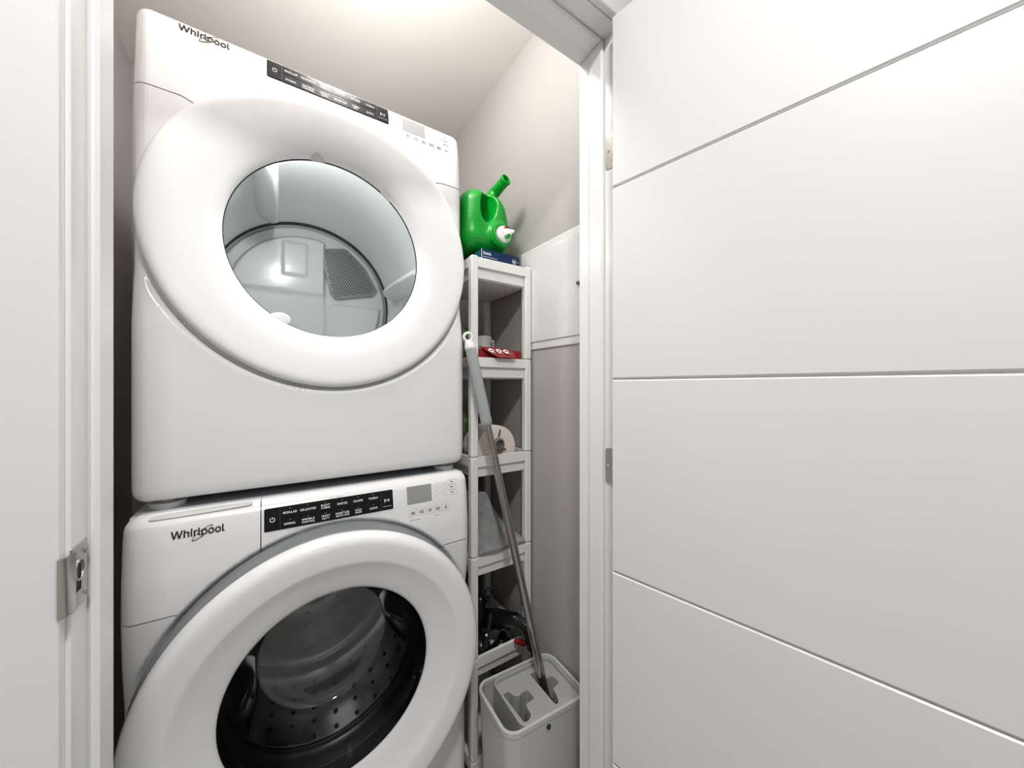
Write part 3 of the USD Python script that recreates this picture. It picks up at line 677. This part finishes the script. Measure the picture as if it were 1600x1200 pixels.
# green jug lying on the glove box
def smin(a, b, k):
    h = max(k - abs(a - b), 0.0) / k
    return min(a, b) - h * h * k * 0.25
def sd_seg(p, a, b, r):
    pa = (p[0] - a[0], p[1] - a[1], p[2] - a[2]); ba = (b[0] - a[0], b[1] - a[1], b[2] - a[2])
    h = min(1, max(0, (pa[0] * ba[0] + pa[1] * ba[1] + pa[2] * ba[2]) / (ba[0] ** 2 + ba[1] ** 2 + ba[2] ** 2)))
    return math.sqrt(sum((pa[k] - ba[k] * h) ** 2 for k in range(3))) - r
nd = np.array([0.16, -0.92, 0.36]); nd = nd / np.linalg.norm(nd)
NK = np.array([0.625, 1.040, 1.867])          # root of the neck; its mouth points at the room
NB = NK + nd * 0.074
NA, NC = tuple(map(float, NK - nd * 0.02)), tuple(map(float, NK + nd * 0.012))
def jug_sdf(x, y, z):
    # body: rounded box, narrowed towards its top and front
    u = (z - 1.651) / 0.20
    cx = 0.576 + 0.006 * max(0.0, u)
    hx = 0.0905 - 0.016 * max(0.0, u - 0.45) - 0.012 * max(0.0, 0.25 - u)
    qx, qy, qz = abs(x - cx) - hx + 0.052, abs(y - 1.095) - 0.118 + 0.052, abs(z - 1.752) - 0.101 + 0.052
    d = math.sqrt(max(qx, 0) ** 2 + max(qy, 0) ** 2 + max(qz, 0) ** 2) + min(max(qx, qy, qz), 0) - 0.052
    d = max(d, 1.6495 - z)
    # right shoulder slopes from the neck down to the handle
    sl = (x - 0.617) * 0.80 + (z - 1.853) * 0.60
    d = -smin(-d, -(sl), 0.03)
    # boss of the tap
    yy = y - 1.00
    rad = math.hypot(x - 0.612, z - 1.7035)
    rb = 0.043 - 0.10 * max(0.0, 0.985 - y) * 0
    db_ = max(rad - (0.0385 + 0.16 * max(0.0, y - 0.966)), 0.9640 - y, y - 1.05)
    d = smin(d, db_, 0.016)
    # neck
    d = smin(d, sd_seg((x, y, z), NA, NC, 0.0180), 0.030)
    # hand hole beside the handle
    w = max(0.0, 1.0 - abs((z - 1.796) / 0.052) ** 2.2)
    hx_, hz = (x - 0.5765 - 0.10 * (z - 1.796)) / 0.0300, (z - 1.797) / 0.059
    hole = (math.sqrt(hx_ * hx_ + hz * hz + ((y - 0.955) / 0.10) ** 2) - 1.0) * 0.022
    d = -smin(-d, hole, 0.009)
    return -d
jug = thing("detergent_jug", "green plastic detergent jug with a white tap, lying on the blue glove box", "jug", (0.576, 1.09, 1.650))
jm = MF.level_set(jug_sdf, [0.470, 0.950, 1.640, 0.690, 1.225, 1.935], 0.0052)
jmt = tm(jm); jmt.merge_vertices()
v0 = np.array(jmt.vertices); trimesh.smoothing.filter_laplacian(jmt, lamb=0.4, iterations=3)
far = np.linalg.norm(jmt.vertices - v0, axis=1) > 0.002
vv = np.array(jmt.vertices); vv[far] = v0[far]; jmt = trimesh.Trimesh(vv, jmt.faces, process=False)
obj("body", jmt, "green", jug, smooth=True)
mr = lathe(chaikin([(0.0002, -0.072), (0.019, -0.072), (0.0168, -0.045), (0.0165, -0.012), (0.0185, -0.008), (0.0185, -0.003), (0.0172, 0.0), (0.0145, 0.0), (0.0140, -0.010), (0.0138, -0.060), (0.0002, -0.060)]), 0, 0, 40)
# turn its axis (y) onto the neck's direction
yv = np.array([0, 1.0, 0]); ax_ = np.cross(yv, nd); ang_ = math.acos(np.dot(yv, nd))
mr.apply_transform(trimesh.transformations.rotation_matrix(ang_, ax_)); mr.apply_translation(NB)
obj("neck", mr, "green", jug)
obj("collar", lathe(chaikin([(0.026, 0.9655), (0.0345, 0.9655), (0.036, 0.962), (0.0345, 0.959), (0.027, 0.9595)]), 0.612, 1.7035, 48).apply_translation([0.004, 0, 0.001]), "green", jug)
TX, TZ = 0.618, 1.7045
tap = obj("tap", lathe(chaikin([(0.0005, 0.951), (0.019, 0.951), (0.0255, 0.954), (0.0268, 0.958), (0.0268, 0.968), (0.0005, 0.968)], True, 2), TX, TZ, 48), "whitepl", jug, label="white dispensing tap")
obj("tap_lever", MF.hull(MF.sphere(0.007, 20).translate([TX - 0.002, 0.946, TZ + 0.006]) + MF.sphere(0.0048, 20).translate([TX + 0.023, 0.940, TZ + 0.0085]) + MF.sphere(0.009, 20).translate([TX + 0.002, 0.946, TZ - 0.005])), "whitepl", tap)
obj("tap_spout", rod((TX + 0.004, 0.9515, TZ - 0.007), (TX + 0.003, 0.934, TZ - 0.013), 0.0078, 24, 0.007), "green", tap)
obj("tap_pin", rod((TX - 0.003, 0.951, TZ + 0.019), (TX + 0.010, 0.945, TZ + 0.021), 0.003, 12), "red", tap)
obj("label", box(0.4835, 0.4862, 1.00, 1.19, 1.672, 1.80, 0.001), "bag", jug, label="yellow and green label on the jug's side")

# red boxes, measuring cup and green bag on the second tier
rb = thing("red_box", "red carton with three white round labels on its fold-down flap", "box", (0.60, 1.0, 1.256))
obj("carton", box(0.5285, 0.690, 0.966, 1.06, 1.2555, 1.3385, 0.001), "red", rb)
obj("left_wall", box(0.5240, 0.5285, 0.962, 1.03, 1.256, 1.330, 0.001), "darkred", rb)
fl = MF.hull_points(np.array([[0.5330, 0.966, 1.3450], [0.6330, 0.962, 1.3425], [0.6495, 0.951, 1.3330], [0.6480, 0.937, 1.3140], [0.6400, 0.935, 1.3125], [0.5810, 0.935, 1.3125]]
    + [[0.5330, 0.9685, 1.3440], [0.6330, 0.9645, 1.3415], [0.6515, 0.9535, 1.3325], [0.6495, 0.9395, 1.3138], [0.6400, 0.9375, 1.3122], [0.5810, 0.9375, 1.3122]]))
fp = obj("flap", fl, "red", rb)
def on_flap(m):
    t = tm(m); v = np.array(t.vertices)      # local (x, height along flap, depth)
    w = np.stack([v[:, 0], 0.9645 - 0.93 * (1.3440 - v[:, 2]) - 0.0005 + v[:, 1], v[:, 2]], -1)
    return trimesh.Trimesh(w, t.faces, process=False)
for k, xx in enumerate((0.5670, 0.5935, 0.6190)):
    lb = obj("round_label", on_flap(prism_xz([(xx + 0.0095 * math.cos(q), 1.3335 - 0.0005 * k + 0.0062 * math.sin(q)) for q in np.linspace(0, 2 * np.pi, 24, endpoint=False)], -0.0026 - 0.0013 * k, 0.0)), "inkwhite", fp)
    obj("label_print", on_flap(prism_xz([(xx - 0.006, 1.3315), (xx + 0.006, 1.3315), (xx + 0.005, 1.3345), (xx - 0.005, 1.3345)], -0.0031 - 0.0013 * k, 0.0)), "ink", lb)
    obj("caption", on_flap(prism_xz([(xx - 0.004, 1.3242), (xx + 0.012, 1.3242), (xx + 0.012, 1.3252), (xx - 0.004, 1.3252)], -0.0026 - 0.0016 * k, 0.0)), "inkwhite", fp)
cup = thing("measuring_cup", "translucent plastic measuring cup behind the red carton", "cup", (0.620, 1.095, 1.256))
cp = MF.cylinder(0.140, 0.0245, 0.029, 48).translate([0.620, 1.095, 1.2560]) - MF.cylinder(0.14, 0.0228, 0.0274, 48).translate([0.620, 1.095, 1.2585])
obj("cup_body", cp, "clear", cup)
obj("handle", (rbox(0.644, 0.664, 1.091, 1.099, 1.29, 1.388, 0.0038, 12) - rbox(0.640, 0.657, 1.05, 1.15, 1.302, 1.378, 0.004, 12)), "clear", cup)
def bag(name, label, cx, cy, z0, hx, hy, h, seed):
    s = trimesh.creation.icosphere(4)
    v = np.array(s.vertices)
    v = np.sign(v) * np.abs(v) ** 0.6
    v *= 1 + 0.16 * (meshkit.fbm(v * 2.2 + seed, 3, seed)[:, None] - 0.5)
    v[:, 0] *= hx * (1 - 0.25 * np.clip(v[:, 2], 0, 1)); v[:, 1] *= hy; v[:, 2] *= h / 2
    v[:, 2] = np.maximum(v[:, 2], -h / 2)
    v += [cx, cy, z0 + h / 2]
    t = thing(name, label, "bag", (cx, cy, z0))
    obj("pouch", trimesh.Trimesh(v, s.faces, process=False), "bag", t, smooth=True)
    obj("seal_strip", box(cx - hx * 0.7, cx + hx * 0.7, cy - 0.002, cy + 0.002, z0 + h * 0.93, z0 + h * 1.03, 0.0015), "bag", t)
bag("snack_bag", "green and black printed bag on the second tier, behind the left post", 0.549, 1.135, 1.2560, 0.028, 0.055, 0.175, 3)

# third tier: cream roll with a grey hub, bag behind
rl = thing("paper_roll", "cream paper roll standing on edge with a grey hub and a black slot", "roll", (0.601, 1.02, 0.954))
RX, RZ, RY0, RY1, RR = 0.6010, 1.0262, 0.972, 1.075, 0.0722
obj("roll_body", lathe(chaikin([(0.019, RY0 + 0.001), (0.050, RY0), (RR - 0.003, RY0 + 0.001), (RR, RY0 + 0.006), (RR, 1.03), (RR, RY1 - 0.006), (RR - 0.003, RY1), (0.019, RY1)], True, 1), RX, RZ, 72), "cream", rl)
hub = obj("hub", lathe(chaikin([(0.0105, RY0 + 0.02), (0.0105, RY0 - 0.010), (0.0165, RY0 - 0.012), (0.0195, RY0 - 0.006), (0.0195, RY0 + 0.03)], True, 2), RX + 0.004, RZ + 0.0135, 40), "hub", rl, label="grey hub")
obj("hub_core", rod((RX + 0.004, RY0 - 0.002, RZ + 0.0135), (RX + 0.004, RY0 + 0.02, RZ + 0.0135), 0.0108, 24), "hub", hub)
obj("hub_foot", box(RX + 0.010, RX + 0.031, RY0 - 0.006, RY0 + 0.002, RZ - 0.0085, RZ - 0.0025, 0.001), "hub", hub)
obj("slot", prism_xz([(RX + 0.0035, RZ + 0.0355), (RX + 0.0080, RZ + 0.0355), (RX + 0.0135, RZ + 0.0580), (RX + 0.0095, RZ + 0.0590)], RY0 - 0.0006, RY0 + 0.002), "black", rl, label="black slot")
bag("coffee_bag", "dark green bag on the third tier, behind the paper roll", 0.560, 1.150, 0.9540, 0.032, 0.060, 0.185, 9)

# fourth tier: grey microfibre cloth slumped over the tray
nx, ny = 70, 60
U, V_ = np.meshgrid(np.linspace(0, 1, nx), np.linspace(0, 1, ny), indexing="ij")
PX = 0.5250 + 0.168 * U
PY = 0.9475 + 0.195 * V_
up = sstep(0.0, 0.50, V_ + 0.10 * np.sin(U * 5))
ridge = 0.158 * np.exp(-(np.maximum(U - 0.27, 0) / 0.40) ** 2) * np.exp(-(np.maximum(V_ - 0.55, 0) / 0.30) ** 2)
PZ = 0.7208 + ridge * up + 0.022 * np.exp(-((U - 0.28) / 0.20) ** 2 - ((V_ - 0.16) / 0.14) ** 2) + 0.020 * np.exp(-((U - 0.75) / 0.2) ** 2 - ((V_ - 0.3) / 0.25) ** 2)
PZ = PZ - 0.034 * np.exp(-((U - 0.56 + 0.75 * (V_ - 0.12)) / 0.085) ** 2) * sstep(0.05, 0.25, V_) * sstep(0.62, 0.4, V_) + 0.026 * np.exp(-((U - 0.24) / 0.15) ** 2 - ((V_ - 0.20) / 0.13) ** 2) + 0.022 * (meshkit.fbm(np.stack([U * 7, V_ * 7, 0 * U], -1), 4, 5) - 0.5) * sstep(0.0, 0.15, V_)
PZ = 0.7208 + (PZ - 0.7208) * sstep(0.0, 0.10, V_) - 0.035 * sstep(0.86, 1.0, U) * sstep(0.2, 0.5, V_) - 0.040 * sstep(0.8, 1.0, V_)
PY = PY - 0.006 * np.exp(-((U - 0.34) / 0.2) ** 2) * (1 - V_) ** 2
fuzz = 0.0022 * (meshkit.noise(np.stack([U * 60, V_ * 60, 0 * U], -1), 2) - 0.5)
top = np.stack([PX, PY, PZ + fuzz], -1).reshape(-1, 3); bot = np.stack([PX, PY + 0.003, PZ - 0.012], -1).reshape(-1, 3)
i, j = np.meshgrid(np.arange(nx - 1), np.arange(ny - 1), indexing="ij")
a, b, c, d = i * ny + j, (i + 1) * ny + j, (i + 1) * ny + j + 1, i * ny + j + 1
Ft = np.vstack([np.stack([a, b, c], -1).reshape(-1, 3), np.stack([a, c, d], -1).reshape(-1, 3)])
N0 = nx * ny
loop = [k * ny for k in range(nx)] + [(nx - 1) * ny + k for k in range(1, ny)] + [k * ny + ny - 1 for k in range(nx - 2, -1, -1)] + [k for k in range(ny - 2, 0, -1)]
Fs = []
for p_, q_ in zip(loop, loop[1:] + loop[:1]):
    Fs += [[q_, p_, p_ + N0], [q_, p_ + N0, q_ + N0]]
clo = trimesh.Trimesh(np.vstack([top, bot]), np.vstack([Ft, Ft[:, ::-1] + N0, np.array(Fs)]), process=False)
obj("cleaning_cloth", clo, "cloth", label="grey fluffy microfibre cloth slumped on the fourth tier behind the mop rod", cat="cloth", smooth=60)

# fifth tier: black appliances
hd = thing("hair_dryer", "black hair dryer with a red collar, its nozzle over the tray's front rim", "hair dryer", (0.62, 1.0, 0.36))
obj("barrel", caps([(0.630, 1.09, 0.412), (0.638, 1.04, 0.432), (0.650, 0.990, 0.453), (0.663, 0.966, 0.4620)], [0.032, 0.034, 0.028, 0.023]), "black", hd)
nz = obj("nozzle", caps([(0.665, 0.960, 0.463), (0.685, 0.930, 0.452), (0.694, 0.926, 0.425)], [0.021, 0.0185, 0.016]), "black", hd)
for k in range(4):
    obj("vent_rib", rod((0.664 + 0.005 * k, 0.939 - 0.005 * k, 0.480 - 0.002 * k), (0.663 + 0.005 * k, 0.934 - 0.005 * k, 0.466), 0.0014, 8), "hub", nz)
obj("nozzle_tip", caps([(0.694, 0.926, 0.425), (0.699, 0.924, 0.385)], [0.0165, 0.0145]), "black", hd)
obj("collar", caps([(0.652, 0.936, 0.415), (0.674, 0.929, 0.402)], [0.0085, 0.008]), "red", hd, label="red collar")
cord = []
for k in range(4):
    q = np.linspace(0, 2 * np.pi, 22)
    cord.append(joined(caps(list(np.stack([0.638 + (0.036 - 0.003 * k) * np.cos(q), 1.005 + 0.030 * np.sin(q + 0.3 * k), 0.358 + 0.008 * k + 0.003 * np.sin(3 * q)], -1)), [0.0052] * 22, 8)))
obj("cord", cat(cord), "black", hd)
vc = thing("hand_vacuum", "black hand-held vacuum with a loop handle, left of the hair dryer", "vacuum cleaner", (0.57, 1.03, 0.35))
obj("vacuum_body", caps([(0.556, 1.10, 0.392), (0.556, 1.02, 0.394), (0.560, 1.000, 0.392)], [0.036, 0.036, 0.030]) + caps([(0.566, 1.06, 0.42), (0.575, 1.035, 0.52)], [0.028, 0.020]), "black", vc)
lp = lathe(chaikin([(0.0125, -0.005), (0.0185, -0.005), (0.0185, 0.005), (0.0125, 0.005)]), 0.588, 0.556, 36).apply_translation([0, 1.0, 0])
obj("loop_handle", lp, "black", vc)
obj("handle_stem", caps([(0.584, 1.005, 0.538), (0.575, 1.030, 0.515)], [0.009, 0.012]), "black", vc)
obj("wand", caps([(0.5840, 0.985, 0.492), (0.5560, 0.972, 0.418)], [0.0080, 0.0095]), "black", vc)
obj("button", MF.sphere(0.004, 12).translate([0.5510, 0.954, 0.462]), "whitepl", vc)

# ================================================================== MOP AND BUCKET
BC, BR = np.array([0.5925, 0.7830]), math.radians(-3.5)
BZ, BH = 0.398, 0.398
def brot(m):
    return m.rotate([0, 0, math.degrees(BR)]).translate([BC[0], BC[1], 0])
hx, hy = 0.124, 0.090
bk = thing("mop_bucket", "pale grey rectangular mop bucket in front of the shelf's foot", "bucket", (BC[0], BC[1], 0))
def slab(hx_, hy_, r, z0, z1):
    return CS([np.array(rrect(-hx_, hx_, -hy_, hy_, r, 8))]).extrude(z1 - z0).translate([0, 0, z0])
shell = MF.hull(slab(hx - 0.016, hy - 0.012, 0.030, 0.0, 0.004) + slab(hx, hy, 0.034, BZ - 0.010, BZ - 0.004)) - MF.hull(slab(hx - 0.019, hy - 0.015, 0.028, 0.006, 0.01) + slab(hx - 0.0035, hy - 0.0035, 0.031, BZ - 0.004, BZ + 0.01))
obj("bucket_shell", brot(shell), "bucket", bk)
rimb = CS([np.array(rrect(-hx - 0.002, hx + 0.002, -hy - 0.002, hy + 0.002, 0.036, 8))]) - CS([np.array(rrect(-hx + 0.0055, hx - 0.0055, -hy + 0.0055, hy - 0.0055, 0.030, 8))])
obj("rim", brot(rimb.extrude(0.012).translate([0, 0, BZ - 0.012]).refine_to_length(0.02)), "bucket", bk)
ibx0, ibx1 = -0.078, hx - 0.0065
bkt = CS([np.array(rrect(ibx0, ibx1, -hy + 0.007, hy - 0.007, 0.022, 8))])
lid_z = BZ - 0.016
def inv(P):
    c, s = math.cos(-BR), math.sin(-BR)
    return [((x - BC[0]) * c - (y - BC[1]) * s, (x - BC[0]) * s + (y - BC[1]) * c) for x, y in P]
slot1 = inv([(0.5290, 0.8260), (0.5480, 0.8250), (0.5490, 0.8085), (0.5620, 0.7965), (0.5720, 0.8005), (0.5900, 0.8005), (0.5935, 0.7960), (0.5925, 0.7680), (0.5640, 0.7670), (0.5590, 0.7560), (0.5570, 0.7340), (0.5420, 0.7245), (0.5285, 0.7265)])
slot2 = inv([(0.6310, 0.8400), (0.6490, 0.8390), (0.6510, 0.8010), (0.6610, 0.8005), (0.6820, 0.7985), (0.6835, 0.7710), (0.6540, 0.7640), (0.6490, 0.7430), (0.6385, 0.7215), (0.6270, 0.7210)])
blk = bkt.extrude(0.24).translate([0, 0, lid_z - 0.24])
lipc = (bkt - bkt.offset(-0.0055, m3.JoinType.Round)).extrude(0.010).translate([0, 0, lid_z])
def cutter(P, depth):
    P = round_poly(P[::-1], 0.006, 4)
    cs = CS([np.array(P)], m3.FillRule.NonZero)
    if cs.area() < 1e-5:
        cs = CS([np.array(P[::-1])], m3.FillRule.NonZero)
    return cs.extrude(depth + 0.02).translate([0, 0, lid_z - depth])
bsk = (blk + lipc) - cutter(slot1, 0.20) - cutter(slot2, 0.20)
step_ = box(ibx0 + 0.004, -0.040, -0.005, hy - 0.012, lid_z - 0.0, lid_z + 0.0) if False else None
obj("wringer_basket", brot(bsk), "basket", bk, label="grey wringer insert with two T-shaped slots")
obj("handle_pivot", MF.sphere(0.006, 16).translate([0.5795, 0.6935, 0.371]), "black", bk)

MT, MB = np.array([0.4745, 0.9260, 1.3620]), np.array([0.6530, 0.8050, 0.3700])
md = (MB - MT); mL = np.linalg.norm(md); md = md / mL
def mp(z):
    return MT + md * ((MT[2] - z) / -md[2])
mop = thing("flat_mop", "flat mop with a steel rod and grey grip, leaning from the bucket against the shelf", "mop", tuple(mp(0.25)))
obj("rod", joined(rod(mp(1.12), mp(1.012), 0.0110, 32), rod(mp(1.014), mp(0.300), 0.0118, 32)), "chrome", mop)
obj("rod_joint", rod(mp(1.018), mp(1.010), 0.0124, 32), "chrome", mop)
gp = obj("grip", caps([mp(1.328), mp(1.12)], [0.0155, 0.0165], 28) ^ box(0, 1, 0.5, 1.2, 1.1055, 1.331), "grip", mop, label="grey plastic grip")
ringm = lathe(chaikin([(0.0085, -0.0055), (0.0150, -0.0055), (0.0160, 0.0), (0.0150, 0.0055), (0.0085, 0.0055), (0.0078, 0.0)]), 0, 0, 40)
ringm.apply_transform(trimesh.transformations.rotation_matrix(-0.30, [0, 0, 1])); ringm.apply_translation(mp(1.364))
capm = caps([mp(1.346), mp(1.334)], [0.0135, 0.0160], 28) ^ box(0, 1, 0.5, 1.2, 1.326, 1.352)
obj("hanging_ring", joined(ringm, capm), "whitepl", mop, label="white hanging ring")
obj("mop_joint", caps([mp(0.315), mp(0.262)], [0.016, 0.014]), "black", mop)
obj("mop_head", box(mp(0.25)[0] - 0.006, mp(0.25)[0] + 0.006, mp(0.25)[1] - 0.050, mp(0.25)[1] + 0.012, 0.19, 0.262, 0.003), "black", mop)

# ================================================================== LAMPS
def ceiling_lamp(name, label, loc, r, drop):
    t = thing(name, label, "ceiling lamp", (loc[0], loc[1], CEIL))
    obj("lamp_rim", lathe(chaikin([(r + 0.004, -0.012), (r + 0.02, -0.012), (r + 0.026, -0.004), (r + 0.026, 0.0), (r + 0.004, 0.0)]), 0, 0, 48).apply_transform(trimesh.transformations.rotation_matrix(np.pi / 2, [1, 0, 0])).apply_translation([loc[0], loc[1], CEIL - 0.0]), "lampglass", t)
ceiling_lamp("ceiling_lamp", "round white ceiling lamp in the hall in front of the closet opening", HALL_LAMP_A, 0.10, 0)
ceiling_lamp("ceiling_lamp", "wide round white ceiling lamp at the far left end of the hall", HALL_LAMP_B, 0.24, 0)
cl = thing("closet_lamp", "bare round bulb in a white holder on the closet ceiling, just inside the opening", "ceiling lamp", (CLOSET_LAMP[0], CLOSET_LAMP[1], CEIL))
obj("lamp_holder", rod((CLOSET_LAMP[0], CLOSET_LAMP[1], CLOSET_LAMP[2] + 0.069), (CLOSET_LAMP[0], CLOSET_LAMP[1], CEIL), 0.028, 28, 0.05), "lampglass", cl)
